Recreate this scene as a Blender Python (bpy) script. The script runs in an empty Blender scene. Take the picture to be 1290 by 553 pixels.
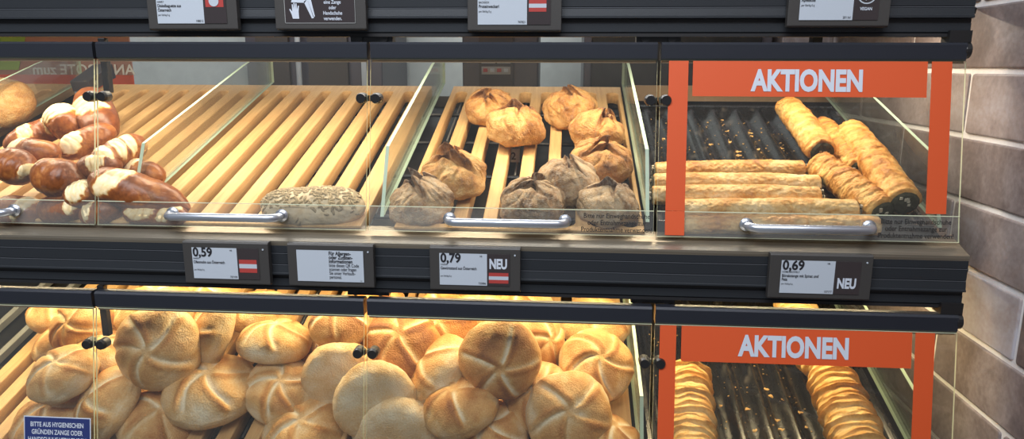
import bpy, bmesh, math, random
import numpy as np
from mathutils import Vector, Matrix, noise

random.seed(7)
S = bpy.context.scene
COL = S.collection
R_ = math.radians

# ------------------------------------------------------------------ camera
FPX = 900.0
CAM = np.array([.6767, -1.0082, -.0089])
yaw, pitch, roll = .0754, .2103, .0036
cy, sy, cp, sp = math.cos(yaw), math.sin(yaw), math.cos(pitch), math.sin(pitch)
FWD = np.array([-sy * cp, cy * cp, -sp])
_r = np.array([cy, sy, 0.0]); _u = np.cross(_r, FWD)
RGT = _r * math.cos(roll) + _u * math.sin(roll)
UPV = -_r * math.sin(roll) + _u * math.cos(roll)
cd = bpy.data.cameras.new('camera'); cam = bpy.data.objects.new('camera', cd); COL.objects.link(cam)
cd.sensor_width = 36; cd.lens = FPX / 1290 * 36; cd.clip_start = .02
cam.matrix_world = Matrix(((RGT[0], UPV[0], -FWD[0], CAM[0]), (RGT[1], UPV[1], -FWD[1], CAM[1]),
                           (RGT[2], UPV[2], -FWD[2], CAM[2]), (0, 0, 0, 1)))
S.camera = cam

def ray(x, y): return FWD + (x - 645) / FPX * RGT - (y - 276.5) / FPX * UPV
def at_plane(x, y, P0, n):
    d = ray(x, y); t = ((np.array(P0) - CAM) @ n) / (d @ n); return CAM + t * d

# ------------------------------------------------------------------ tier geometry
TIER = np.array([0, -.0666, -.3519])          # step from one tier to the next one down
SL = R_(18); TN = np.array([0, -math.sin(SL), math.cos(SL)]); TD = np.array([0, math.cos(SL), math.sin(SL)])
TRAY0 = np.array([0, -.03, -.232])             # front edge of the upper trays
def tray_pt(x, s, h, k): return TRAY0 + TIER * k + np.array([x, 0, 0]) + TD * s + TN * h
def on_tray(px, py, h, k): return at_plane(px, py, TRAY0 + TIER * k + TN * h, TN)
def height_over(p, k): return float((np.array(p) - TRAY0 - TIER * k) @ TN)

# ------------------------------------------------------------------ materials
def mat(name): 
    m = bpy.data.materials.new(name); m.use_nodes = True
    return m, m.node_tree.nodes, m.node_tree.links, m.node_tree.nodes['Principled BSDF']
def plain(name, col, rough=.5, metal=0, bump=0, bscale=200, var=0, spec=.5, coat=0):
    m, N, L, b = mat(name)
    b.inputs['Base Color'].default_value = (*col, 1); b.inputs['Roughness'].default_value = rough
    b.inputs['Metallic'].default_value = metal; b.inputs['Specular IOR Level'].default_value = spec
    b.inputs['Coat Weight'].default_value = coat
    tc = N.new('ShaderNodeTexCoord'); nz = N.new('ShaderNodeTexNoise'); nz.inputs['Scale'].default_value = bscale
    nz.inputs['Detail'].default_value = 4
    L.new(tc.outputs['Object'], nz.inputs['Vector'])
    if bump:
        bp = N.new('ShaderNodeBump'); bp.inputs['Strength'].default_value = bump; bp.inputs['Distance'].default_value = .001
        L.new(nz.outputs['Fac'], bp.inputs['Height']); L.new(bp.outputs['Normal'], b.inputs['Normal'])
    if var:
        mx = N.new('ShaderNodeMixRGB'); mx.blend_type = 'MULTIPLY'; mx.inputs['Fac'].default_value = var
        mx.inputs['Color1'].default_value = (*col, 1); L.new(nz.outputs['Fac'], mx.inputs['Color2'])
        L.new(mx.outputs['Color'], b.inputs['Base Color'])
    return m
M = {}
M['rail'] = plain('anthracite_aluminium', (.024, .028, .034), .42, .35, .15, 900)
M['rail_line'] = plain('rail_groove_edge', (.12, .13, .15), .35, .5)
M['rail_dark'] = plain('rail_shadow_black', (.008, .008, .01), .6)
M['bar'] = plain('anthracite_powder_coat', (.017, .020, .029), .4, .2, .25, 1500)
M['black'] = plain('black_plastic', (.012, .012, .013), .35)
M['housing'] = plain('label_housing_grey', (.040, .038, .037), .45, 0, .1, 600)
M['screen_white'] = plain('epaper_white', (.42, .47, .54), .35)
M['screen_black'] = plain('epaper_black', (.035, .028, .03), .3)
M['ink'] = plain('epaper_ink', (.012, .012, .016), .5)
M['red'] = plain('epaper_red', (.36, .045, .04), .4)
M['orange'] = plain('orange_vinyl', (.56, .074, .014), .6, 0, .03, 80)
M['white_ink'] = plain('pale_vinyl_lettering', (.50, .55, .64), .5)
M['blue'] = plain('blue_vinyl', (.018, .03, .13), .4)
M['sticker_ink'] = plain('black_sticker_ink', (.01, .008, .008), .6)
M['chrome'] = plain('brushed_handle_steel', (.60, .64, .72), .28, .9)
M['edge'] = plain('glass_edge', (.62, .66, .48), .35)
M['edge_green'] = plain('green_glass_edge', (.55, .72, .55), .3)
M['dark_steel'] = plain('dark_steel_sheet', (.05, .05, .05), .35, .7, .1, 40, .5)
M['grey'] = plain('grey_plastic', (.30, .31, .31), .5)
M['darkgrey'] = plain('dark_grey_appliance', (.07, .065, .075), .35, .2)
M['back'] = plain('back_panel_brown_grey', (.05, .042, .036), .5, .2)
M['wallback'] = plain('backroom_wall', (.36, .38, .36), .7, 0, .05, 30, .25)
M['floor'] = plain('grey_floor_tile', (.22, .21, .2), .5, 0, .05, 20, .4)
M['tan'] = plain('tan_ledge', (.36, .24, .13), .5, 0, .05, 60, .3)
M['banner_white'] = plain('white_print', (.85, .85, .85), .6)
M['green'] = plain('green_print', (.30, .46, .10), .6)
M['banner_red'] = plain('red_print', (.75, .11, .05), .55)
M['banner_grey'] = plain('grey_red_print', (.42, .22, .17), .55)
M['tag_white'] = plain('number_tag_white', (.85, .85, .83), .5)
M['filling'] = plain('spinach_filling', (.05, .05, .018), .7, 0, 1, 250, .7)
M['filling_pale'] = plain('feta_filling', (.55, .5, .38), .7)
M['seed'] = plain('pumpkin_and_sunflower_seeds', (.52, .40, .23), .6, 0, .3, 400, .5)
M['flake'] = plain('pastry_flakes', (.70, .42, .14), .6, 0, .4, 300, .4)
M['plate_bounce'] = plain('brushed_bounce_underside', (.22, .21, .20), .45, .3, .1, 40)  # unseen underside, lightened to bounce and mirror light onto the trays
M['lamp'] = plain('lamp_housing_white', (.7, .7, .68), .5)

def steel_ledge():
    m, N, L, b = mat('stainless_ledge')
    tc = N.new('ShaderNodeTexCoord'); mp = N.new('ShaderNodeMapping'); mp.inputs['Scale'].default_value = (3, 200, 200)
    nz = N.new('ShaderNodeTexNoise'); nz.inputs['Scale'].default_value = 3; nz.inputs['Detail'].default_value = 6
    L.new(tc.outputs['Object'], mp.inputs['Vector']); L.new(mp.outputs['Vector'], nz.inputs['Vector'])
    cr = N.new('ShaderNodeValToRGB'); cr.color_ramp.elements[0].color = (.16, .14, .11, 1); cr.color_ramp.elements[1].color = (.42, .37, .29, 1)
    L.new(nz.outputs['Fac'], cr.inputs['Fac']); L.new(cr.outputs['Color'], b.inputs['Base Color'])
    b.inputs['Metallic'].default_value = .75; b.inputs['Roughness'].default_value = .38
    return m
M['ledge'] = steel_ledge()

def glass(name, tint, refl=1.0, haze=0.0):
    m, N, L, b = mat(name); N.remove(b)
    out = N['Material Output']; tr = N.new('ShaderNodeBsdfTransparent'); tr.inputs['Color'].default_value = (*tint, 1)
    gl = N.new('ShaderNodeBsdfGlossy'); gl.inputs['Roughness'].default_value = .03
    fr = N.new('ShaderNodeFresnel'); fr.inputs['IOR'].default_value = 1.42
    mu = N.new('ShaderNodeMath'); mu.operation = 'MULTIPLY'; mu.inputs[1].default_value = refl; L.new(fr.outputs['Fac'], mu.inputs[0])
    mx = N.new('ShaderNodeMixShader'); L.new(mu.outputs[0], mx.inputs['Fac']); L.new(tr.outputs[0], mx.inputs[1]); L.new(gl.outputs[0], mx.inputs[2])
    last = mx
    if haze:
        df = N.new('ShaderNodeBsdfDiffuse'); df.inputs['Color'].default_value = (.8, .8, .78, 1)
        m2 = N.new('ShaderNodeMixShader')
        tc = N.new('ShaderNodeTexCoord'); nz = N.new('ShaderNodeTexNoise'); nz.inputs['Scale'].default_value = 9; nz.inputs['Detail'].default_value = 8
        L.new(tc.outputs['Object'], nz.inputs['Vector'])
        h = N.new('ShaderNodeMath'); h.operation = 'MULTIPLY'; h.inputs[1].default_value = haze * 2; L.new(nz.outputs['Fac'], h.inputs[0])
        L.new(h.outputs[0], m2.inputs['Fac']); L.new(mx.outputs[0], m2.inputs[1]); L.new(df.outputs[0], m2.inputs[2]); last = m2
    L.new(last.outputs[0], out.inputs['Surface'])
    return m
M['pane'] = glass('clear_acrylic_pane', (.965, .97, .96), .8, .010)
M['lip'] = glass('hazy_acrylic_lip', (.95, .955, .94), .9, .05)
M['divider'] = glass('clear_divider_glass', (.975, .985, .975), .55, .012)

def wood():
    m, N, L, b = mat('beech_wood')
    tc = N.new('ShaderNodeTexCoord'); mp = N.new('ShaderNodeMapping'); mp.inputs['Scale'].default_value = (60, 3, 60)
    nz = N.new('ShaderNodeTexNoise'); nz.inputs['Scale'].default_value = 3; nz.inputs['Detail'].default_value = 6; nz.inputs['Distortion'].default_value = .6
    L.new(tc.outputs['Object'], mp.inputs['Vector']); L.new(mp.outputs['Vector'], nz.inputs['Vector'])
    n2 = N.new('ShaderNodeTexNoise'); n2.inputs['Scale'].default_value = 6; n2.inputs['Detail'].default_value = 3; L.new(tc.outputs['Object'], n2.inputs['Vector'])
    ad = N.new('ShaderNodeMath'); ad.operation = 'ADD'; L.new(nz.outputs['Fac'], ad.inputs[0]); L.new(n2.outputs['Fac'], ad.inputs[1])
    hf = N.new('ShaderNodeMath'); hf.operation = 'MULTIPLY'; hf.inputs[1].default_value = .5; L.new(ad.outputs[0], hf.inputs[0])
    cr = N.new('ShaderNodeValToRGB'); e = cr.color_ramp.elements
    e[0].position = .3; e[0].color = (.50, .275, .10, 1); e[1].position = .68; e[1].color = (.76, .50, .225, 1)
    L.new(hf.outputs[0], cr.inputs['Fac']); L.new(cr.outputs['Color'], b.inputs['Base Color'])
    b.inputs['Roughness'].default_value = .5
    bp = N.new('ShaderNodeBump'); bp.inputs['Strength'].default_value = .15; bp.inputs['Distance'].default_value = .001
    L.new(nz.outputs['Fac'], bp.inputs['Height']); L.new(bp.outputs['Normal'], b.inputs['Normal'])
    return m
M['wood'] = wood()

def enamel():
    m, N, L, b = mat('black_enamel_tray')
    tc = N.new('ShaderNodeTexCoord'); nz = N.new('ShaderNodeTexNoise'); nz.inputs['Scale'].default_value = 60; nz.inputs['Detail'].default_value = 8
    mp = N.new('ShaderNodeMapping'); mp.inputs['Scale'].default_value = (1, .35, 1)
    L.new(tc.outputs['Object'], mp.inputs['Vector']); L.new(mp.outputs['Vector'], nz.inputs['Vector'])
    cr = N.new('ShaderNodeValToRGB'); e = cr.color_ramp.elements
    e[0].position = .60; e[0].color = (.006, .0055, .005, 1); e[1].position = .85; e[1].color = (.10, .09, .08, 1)
    L.new(nz.outputs['Fac'], cr.inputs['Fac']); L.new(cr.outputs['Color'], b.inputs['Base Color'])
    r2 = N.new('ShaderNodeMapRange'); r2.inputs['To Min'].default_value = .12; r2.inputs['To Max'].default_value = .42
    L.new(nz.outputs['Fac'], r2.inputs['Value']); L.new(r2.outputs[0], b.inputs['Roughness'])
    b.inputs['Specular IOR Level'].default_value = .6; b.inputs['Coat Weight'].default_value = .4; b.inputs['Coat Roughness'].default_value = .10
    return m
M['enamel'] = enamel()

def bread(name, stops, nscale=14, speck=0., flour=0., bump=.5, jitter=.22, rough=.58, fine=9, bd=.0012, wn=.55):
    """colour from the mesh's own 'crust' value (0 pale .. 1 baked) plus procedural noise"""
    m, N, L, b = mat(name)
    at = N.new('ShaderNodeAttribute'); at.attribute_name = 'crust'
    oi = N.new('ShaderNodeObjectInfo'); tc = N.new('ShaderNodeTexCoord')
    va = N.new('ShaderNodeVectorMath'); va.operation = 'ADD'; L.new(tc.outputs['Object'], va.inputs[0]); L.new(oi.outputs['Location'], va.inputs[1])
    n1 = N.new('ShaderNodeTexNoise'); n1.inputs['Scale'].default_value = nscale; n1.inputs['Detail'].default_value = 6; L.new(va.outputs[0], n1.inputs['Vector'])
    n2 = N.new('ShaderNodeTexNoise'); n2.inputs['Scale'].default_value = nscale * fine; n2.inputs['Detail'].default_value = 5; L.new(va.outputs[0], n2.inputs['Vector'])
    def math_(op, a, bb):
        q = N.new('ShaderNodeMath'); q.operation = op
        for i, v in enumerate((a, bb)):
            if isinstance(v, (int, float)): q.inputs[i].default_value = v
            else: L.new(v, q.inputs[i])
        return q.outputs[0]
    f = math_('ADD', at.outputs['Fac'], math_('MULTIPLY', math_('SUBTRACT', n1.outputs['Fac'], .5), wn))
    f = math_('ADD', f, math_('MULTIPLY', math_('SUBTRACT', n2.outputs['Fac'], .5), .30 + speck))
    f = math_('ADD', f, math_('MULTIPLY', math_('SUBTRACT', oi.outputs['Random'], .5), jitter))
    cr = N.new('ShaderNodeValToRGB'); cr.color_ramp.interpolation = 'LINEAR'
    els = cr.color_ramp.elements
    els[0].position, els[0].color = stops[0][0], (*stops[0][1], 1); els[1].position, els[1].color = stops[-1][0], (*stops[-1][1], 1)
    for p, c in stops[1:-1]:
        e = els.new(p); e.color = (*c, 1)
    L.new(f, cr.inputs['Fac']); col = cr.outputs['Color']
    if flour:
        n3 = N.new('ShaderNodeTexNoise'); n3.inputs['Scale'].default_value = nscale * 3; n3.inputs['Detail'].default_value = 8; L.new(va.outputs[0], n3.inputs['Vector'])
        mr = N.new('ShaderNodeMapRange'); mr.inputs['From Min'].default_value = .42; mr.inputs['From Max'].default_value = .68
        mr.inputs['To Max'].default_value = flour; L.new(n3.outputs['Fac'], mr.inputs['Value'])
        mx = N.new('ShaderNodeMixRGB'); L.new(mr.outputs[0], mx.inputs['Fac']); L.new(col, mx.inputs['Color1']); mx.inputs['Color2'].default_value = (.66, .57, .45, 1)
        col = mx.outputs['Color']
    L.new(col, b.inputs['Base Color']); b.inputs['Roughness'].default_value = rough
    b.inputs['Specular IOR Level'].default_value = .35
    bp = N.new('ShaderNodeBump'); bp.inputs['Strength'].default_value = bump; bp.inputs['Distance'].default_value = bd
    L.new(n2.outputs['Fac'], bp.inputs['Height']); L.new(bp.outputs['Normal'], b.inputs['Normal'])
    return m
M['kaiser'] = bread('kaiser_crust', [(0, (.86, .74, .53)), (.18, (.78, .58, .33)), (.42, (.67, .39, .145)), (.7, (.47, .205, .055)), (1, (.25, .09, .025))], 2.6, .08, 0, .4, .16, .48, 10, .007, .5)
M['rustic'] = bread('golden_rustic_crust', [(0, (.84, .60, .28)), (.4, (.68, .37, .115)), (.7, (.44, .19, .05)), (1, (.13, .05, .02))], 3, .22, .16, .6, .14, .6, 9, .010, .6)
M['rustic_flour_shade'] = bread('floured_shaded_rustic_crust', [(0, (.74, .60, .41)), (.4, (.60, .41, .225)), (.72, (.36, .21, .105)), (1, (.12, .065, .04))], 3, .22, .5, .6, .14, .65, 9, .010, .6)  # front rolls: flour, plus their grey shade painted into the darker stops
M['pretzel'] = bread('lye_crust', [(0, (.90, .76, .48)), (.22, (.82, .60, .29)), (.42, (.50, .20, .05)), (.7, (.25, .075, .02)), (1, (.10, .03, .012))], 22, .05, 0, .35, .12, .36, 10, .001, .35)
M['seedloaf'] = bread('pale_floured_loaf_crust', [(0, (.86, .74, .53)), (.5, (.72, .54, .32)), (1, (.42, .25, .11))], 22, .2, .4, .9, .1, .65, 10, .0015)
M['filo'] = bread('filo_pastry', [(0, (.88, .70, .42)), (.35, (.78, .52, .22)), (.65, (.62, .31, .08)), (1, (.32, .12, .03))], 30, .15, .12, .9, .2, .5, 10, .0015, .6)
M['filo_gold'] = bread('golden_filo_pastry', [(0, (.88, .64, .30)), (.3, (.78, .47, .15)), (.65, (.60, .27, .055)), (1, (.28, .09, .02))], 30, .15, 0, .9, .16, .48, 10, .0015, .55)

def tile_mat():
    m, N, L, b = mat('slate_look_wall_tile')
    at = N.new('ShaderNodeAttribute'); at.attribute_name = 'crust'; tc = N.new('ShaderNodeTexCoord')
    n1 = N.new('ShaderNodeTexNoise'); n1.inputs['Scale'].default_value = 9; n1.inputs['Detail'].default_value = 9; n1.inputs['Roughness'].default_value = .62; n1.inputs['Distortion'].default_value = .8
    n2 = N.new('ShaderNodeTexNoise'); n2.inputs['Scale'].default_value = 140; n2.inputs['Detail'].default_value = 5
    L.new(tc.outputs['Object'], n1.inputs['Vector']); L.new(tc.outputs['Object'], n2.inputs['Vector'])
    def math_(op, a, bb):
        q = N.new('ShaderNodeMath'); q.operation = op
        for i, v in enumerate((a, bb)):
            if isinstance(v, (int, float)): q.inputs[i].default_value = v
            else: L.new(v, q.inputs[i])
        return q.outputs[0]
    f = math_('ADD', math_('ADD', at.outputs['Fac'], math_('MULTIPLY', math_('SUBTRACT', n1.outputs['Fac'],   .5), 1.35)), math_('MULTIPLY', math_('SUBTRACT', n2.outputs['Fac'],   .5), .40))
    cr = N.new('ShaderNodeValToRGB'); e = cr.color_ramp.elements
    e[0].position = 0; e[0].color = (.082, .062, .060, 1); e[1].position = 1; e[1].color = (.40, .385, .42, 1)
    q = e.new(.35); q.color = (.182, .148, .144, 1); q = e.new(.65); q.color = (.30, .258, .254, 1)
    L.new(f, cr.inputs['Fac']); L.new(cr.outputs['Color'], b.inputs['Base Color']); b.inputs['Roughness'].default_value = .5
    bp = N.new('ShaderNodeBump'); bp.inputs['Strength'].default_value = .35; bp.inputs['Distance'].default_value = .002
    L.new(n1.outputs['Fac'], bp.inputs['Height']); L.new(bp.outputs['Normal'], b.inputs['Normal'])
    return m
M['tile'] = tile_mat()
M['grout'] = plain('pale_grout', (.80, .79, .80), .85, 0, .4, 200, .2)

# ------------------------------------------------------------------ builders
class MB:
    def __init__(s): s.v = []; s.f = []; s.m = []; s.mats = []; s.crust = None
    def mi(s, m):
        if m not in s.mats: s.mats.append(m)
        return s.mats.index(m)
    def add(s, verts, faces, m):
        o = len(s.v); s.v += [tuple(map(float, p)) for p in verts]; k = s.mi(m)
        for f in faces: s.f.append(tuple(i + o for i in f)); s.m.append(k)
        return s
    def box(s, x0, x1, y0, y1, z0, z1, m):
        v = [(x, y, z) for x in (x0, x1) for y in (y0, y1) for z in (z0, z1)]
        return s.add(v, [(0, 1, 3, 2), (4, 6, 7, 5), (0, 4, 5, 1), (2, 3, 7, 6), (0, 2, 6, 4), (1, 5, 7, 3)], m)
    def extrude_x(s, prof, x0, x1, m):            # closed (y,z) profile swept along X
        n = len(prof); v = [(x0, y, z) for y, z in prof] + [(x1, y, z) for y, z in prof]
        f = [(i, (i + 1) % n, n + (i + 1) % n, n + i) for i in range(n)] + [tuple(range(n))[::-1], tuple(range(n, 2 * n))]
        return s.add(v, f, m)
    def tube(s, path, r, m, n=12, cap=True):
        path = [Vector(p) for p in path]; rs = r if isinstance(r, (list, tuple)) else [r] * len(path)
        V = []; F = []
        t0 = (path[1] - path[0]).normalized(); a = t0.orthogonal().normalized()
        for i, p in enumerate(path):
            t = (path[min(i + 1, len(path) - 1)] - path[max(i - 1, 0)]).normalized()
            a = (a - t * a.dot(t)).normalized(); b = t.cross(a)
            for k in range(n):
                q = 2 * math.pi * k / n; V.append(p + (a * math.cos(q) + b * math.sin(q)) * rs[i])
        for i in range(len(path) - 1):
            for k in range(n): F.append((i * n + k, i * n + (k + 1) % n, (i + 1) * n + (k + 1) % n, (i + 1) * n + k))
        if cap: F += [tuple(range(n))[::-1], tuple(range((len(path) - 1) * n, len(path) * n))]
        return s.add(V, F, m)
    def sheet(s, P, m):                          # P: corner points of one flat face
        return s.add(P, [tuple(range(len(P)))], m)
    def text(s, body, size, o, ex, ez, m, align='LEFT', bold=0., sx=1., space=1.):
        v, f = text_geo(body, align, bold, space)
        o, ex, ez = Vector(o), Vector(ex), Vector(ez)
        return s.add([o + ex * (p[0] * size * sx) + ez * (p[1] * size) for p in v], f, m)
    def build(s, name, parent=None, origin=(0, 0, 0), smooth=False, bevel=0, loc=None):
        me = bpy.data.meshes.new(name); o = Vector(origin)
        me.from_pydata([Vector(p) - o for p in s.v], [], s.f)
        for m in s.mats: me.materials.append(M[m] if isinstance(m, str) else m)
        me.polygons.foreach_set('material_index', s.m)
        if smooth: me.polygons.foreach_set('use_smooth', [True] * len(s.f))
        if s.crust is not None:
            at = me.attributes.new('crust', 'FLOAT', 'POINT'); at.data.foreach_set('value', s.crust)
        me.update()
        ob = bpy.data.objects.new(name, me); COL.objects.link(ob)
        if parent: ob.parent = parent
        else: ob.location = o
        if bevel:
            b = ob.modifiers.new('bevel', 'BEVEL'); b.width = bevel; b.segments = 2; b.limit_method = 'ANGLE'; b.angle_limit = R_(40)
        return ob
_tc = {}
def text_geo(body, align, bold, space=1.):
    k = (body, align, bold, space)
    if k not in _tc:
        c = bpy.data.curves.new('lettering', 'FONT'); c.body = body; c.align_x = align; c.offset = bold; c.resolution_u = 4; c.space_character = space
        ob = bpy.data.objects.new('lettering', c); COL.objects.link(ob)
        dg = bpy.context.evaluated_depsgraph_get(); dg.update()
        me = bpy.data.meshes.new_from_object(ob.evaluated_get(dg))
        _tc[k] = ([tuple(v.co) for v in me.vertices], [tuple(p.vertices) for p in me.polygons])
        bpy.data.objects.remove(ob); bpy.data.curves.remove(c); bpy.data.meshes.remove(me)
    return _tc[k]
def tag(o, label=None, cat=None, group=None, kind=None):
    if label: o['label'] = label
    if cat: o['category'] = cat
    if group: o['group'] = group
    if kind: o['kind'] = kind
    return o
def empty(name, loc, label, cat, group=None):
    o = bpy.data.objects.new(name, None); COL.objects.link(o); o.location = Vector(loc); o.empty_display_size = .02
    return tag(o, label, cat, group)
X_, Z_ = Vector((1, 0, 0)), Vector((0, 0, 1))

# ------------------------------------------------------------------ the setting
FLOOR = -1.08
b = MB(); b.box(-2.6, 1.262, -2.6, 2.2, FLOOR - .04, FLOOR, 'floor'); tag(b.build('floor'), kind='structure')
b = MB(); b.box(-2.6, 1.262, 1.55, 1.62, FLOOR, 1.25, 'wallback'); tag(b.build('wall_back'), kind='structure')
# right wall: grout bed with proud bevelled tiles, running bond
XW, GZ, CH, TL = 1.244, -.0121, .0908, .37
b = MB(); b.box(XW + .003, XW + .06, -2.0, 1.55, FLOOR, 1.25, 'grout'); cr_ = [0.5] * 8
rg = random.Random(3)
def tile(y0, y1, z0, z1, shade):
    e = .004; r = .004; x = XW; V = []
    def ring(ins, xx):
        pts = []
        for cyy, czz, a0 in ((y1 - ins - r, z1 - ins - r, 0), (y0 + ins + r, z1 - ins - r, 90), (y0 + ins + r, z0 + ins + r, 180), (y1 - ins - r, z0 + ins + r, 270)):
            for k in range(4):
                a = R_(a0 + 30 * k); pts.append((xx, cyy + r * math.cos(a), czz + r * math.sin(a)))
        return pts
    A = ring(0, x + .004); B = ring(.0012, x + .0006); C_ = ring(.003, x); n = 16
    V = A + B + C_; F = []
    for j in (0, n):
        for i in range(n): F.append((j + i, j + (i + 1) % n, j + n + (i + 1) % n, j + n + i))
    F.append(tuple(range(2 * n, 3 * n)))
    b.add(V, F, 'tile'); cr_.extend([shade] * len(V))
for row in range(-14, 12):
    z1 = GZ - row * CH - .0032; z0 = z1 - CH + .0064
    off = .067 if row % 2 == 0 else .252
    for k in range(-7, 6):
        ya = off + k * TL; sh = rg.uniform(.30, .62)
        if row == 0 and k == -1: sh = .56
        if row == -1: sh = .34 if k == -1 else .42
        if row == 3 and k == -1: sh = .85
        if row == 3 and k == -2: sh = .12
        if row == 4: sh = .40
        if row == 2: sh = .55
        y0, y1 = max(ya + .0032, -1.98), min(ya + TL - .0032, 1.54)
        if y1 - y0 > .03: tile(y0, y1, z0, z1, sh)
b.crust = cr_
tag(b.build('wall_right'), kind='structure')

# ------------------------------------------------------------------ backroom
ov = empty('baking_oven', (.02, 1.2, FLOOR), 'dark oven with a window frame standing in the room behind the left shelf trays', 'oven')
q = MB(); q.box(-.30, .12, 1.15, 1.5, FLOOR, .35, 'darkgrey'); q.build('oven_body', ov, ov.location, bevel=.006)
q = MB(); q.box(-.26, -.16, 1.135, 1.152, -.3, .25, 'back'); q.box(-.10, .02, 1.135, 1.152, -.3, .25, 'back'); q.build('oven_window', ov, ov.location)
q = MB(); q.tube([(-.125, 1.12, -.3), (-.125, 1.12, .2)], .008, 'grey'); q.box(.06, .075, 1.14, 1.152, -.4, .3, 'grey'); q.build('oven_handle', ov, ov.location)
dv = empty('slicing_machine', (.49, .95, FLOOR), 'grey machine with a button panel standing behind the round rolls', 'machine')
q = MB(); q.box(.40, .60, .90, 1.05, FLOOR, .3, 'darkgrey'); q.build('machine_body', dv, dv.location, bevel=.005)
q = MB(); q.box(.445, .535, .892, .902, -.10, .09, 'screen_black'); q.box(.452, .488, .889, .893, .0, .03, 'grey'); q.box(.493, .528, .889, .893, .0, .03, 'grey')
q.box(.452, .528, .889, .893, -.028, -.008, 'grey'); q.build('control_panel', dv, dv.location)
q = MB()
for i in range(4): q.box(.457 + .018 * i, .468 + .018 * i, .886, .889, -.022, -.013, 'red' if i % 2 == 0 else 'screen_white')
q.build('button_row', dv, dv.location)
cb = empty('steel_cabinet', (1.0, 1.2, FLOOR), 'dark steel cabinet standing in the backroom behind the right hand trays', 'cabinet')
q = MB(); q.box(.72, 1.22, 1.0, 1.4, FLOOR, .35, 'darkgrey'); q.build('cabinet_body', cb, cb.location, bevel=.005)
q = MB(); q.box(.74, .95, .985, 1.0, -.6, .3, 'dark_steel'); q.build('cabinet_door', cb, cb.location, bevel=.003)
q = MB(); q.box(.97, 1.19, .985, 1.0, -.6, .3, 'dark_steel'); q.build('cabinet_door', cb, cb.location, bevel=.003)
# red banner sheet with mirrored lettering
bn = empty('offer_banner', (-.56, .66, -.066), 'red banner with mirrored white lettering hanging behind the left pretzel rolls', 'banner')
q = MB(); q.box(-.80, -.36, .66, .664, -.031, .10, 'banner_grey'); q.box(-.80, -.36, .66, .664, -.068, -.031, 'banner_red'); q.build('banner_sheet', bn, bn.location)
q = MB(); q.sheet([(-.74, .658, -.02), (-.645, .658, -.02), (-.615, .658, .06), (-.74, .658, .06)], 'green')
q.text('ANGEBOTE zum', .034, (-.352, .657, -.030), (-1, 0, 0), Z_, 'banner_white', 'LEFT', .02, 1.06); q.build('banner_print', bn, bn.location)
q = MB(); q.tube([(-.80, .662, .10), (-.36, .662, .10)], .004, 'grey'); q.build('banner_rail', bn, bn.location)

# ------------------------------------------------------------------ the display case
case = empty('bakery_display_case', (.2, .25, FLOOR), 'anthracite self service bakery case with glass flap doors against the tiled wall', 'display case')
CO = case.location
XL, XR = -1.0, 1.203
def tp(k): return TIER * k
def rail(k):
    o = tp(k); y = -.0663 + o[1] * 1.0; z = o[2]
    yf = -.0663 + o[1]; zt = -.2486 + o[2]; zb = -.316 + o[2]; h = zt - zb
    P = lambda f, d: (yf + d, zt - h * f)
    prof = [P(0, .003), P(.03, 0), P(.235, 0), P(.245, .0012), P(.262, .0012), P(.272, 0), P(.475, 0), P(.485, .0012), P(.502, .0012), P(.512, 0),
            P(.655, -.0015), P(.67, -.003), P(.70, -.003), P(.715, .006), P(.79, .007), P(.80, .0035), P(.965, .0035), P(1, .006), P(1, .02), P(0, .02)]
    q = MB(); q.extrude_x(prof, XL, XR, 'rail')
    for f in (.252, .495): q.box(XL, XR, yf - .0003, yf + .001, zt - h * f - .0005, zt - h * f + .0004, 'rail_line')
    q.box(XL, XR, yf + .0045, yf + .008, zt - h * .795, zt - h * .712, 'rail_dark')  # near-black strip paints the shadow under the ridge
    q.box(XL, XR - .002, yf + .0045, yf + .02, zb - .004, zb + .0005, 'rail_dark')
    q.build('price_rail', case, CO)
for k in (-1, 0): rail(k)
for k in (-1, 0, 1):                                              # sheet-metal ledge, shelf plate, brackets
    o = tp(k)
    q = MB(); yb = -.022 + o[1]; yf = -.0663 + o[1]; zf = -.2486 + o[2]; zb_ = -.2335 + o[2]
    q.extrude_x([(yf - .001, zf - .002), (yf - .001, zf + .0012), (yf + .002, zf + .0022), (yb, zb_), (yb, zb_ - .02), (yf + .004, zf - .02)], XL, XR, 'ledge'); q.build('front_ledge', case, CO)
    q = MB(); A = [tray_pt(x, s, h, k) for x in (XL, XR + .03) for s, h in ((.0, -.05), (.6, -.05), (.6, -.058), (.0, -.058))]
    q.add(A, [(0, 1, 5, 4), (0, 4, 7, 3), (1, 2, 6, 5), (0, 3, 2, 1), (4, 5, 6, 7)], 'dark_steel'); q.add(A, [(3, 7, 6, 2)], 'plate_bounce'); q.build('shelf_plate', case, CO)
    y5 = tray_pt(0, .615, 0, k)
    q = MB(); q.box(XL, XR + .03, y5[1], y5[1] + .008, y5[2] - .09, y5[2] - .03, 'back'); q.build('back_panel', case, CO)
    if k >= 0:
        q = MB(); q.box(.80, XR + .03, y5[1] - .02, y5[1] + .0, y5[2] - .036, y5[2] - .004, 'tan'); q.build('back_ledge', case, CO)
    # support grid under the wooden trays
    if k >= 0:
        q = MB()
        for s in (.08, .22, .36, .50):
            A = tray_pt(-.36, s, -.03, k); B_ = tray_pt(.78, s, -.03, k); q.tube([A, B_], .004, 'dark_steel', 8)
        for i in range(16):
            x = -.32 + .07 * i; q.tube([tray_pt(x, .03, -.034, k), tray_pt(x, .58, -.034, k)], .0018, 'grey', 6)
        q.build('support_grid', case, CO)
q = MB(); q.box(XL, XR, -.09 - .0, .55, FLOOR, -.68, 'rail'); q.build('base_cabinet', case, CO)
for x0, x1 in ((XL, XL + .02),):
    q = MB(); q.box(x0 - .02, x1 - .02, -.10, .58, FLOOR, .45, 'rail'); q.build('side_panel', case, CO)
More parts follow.
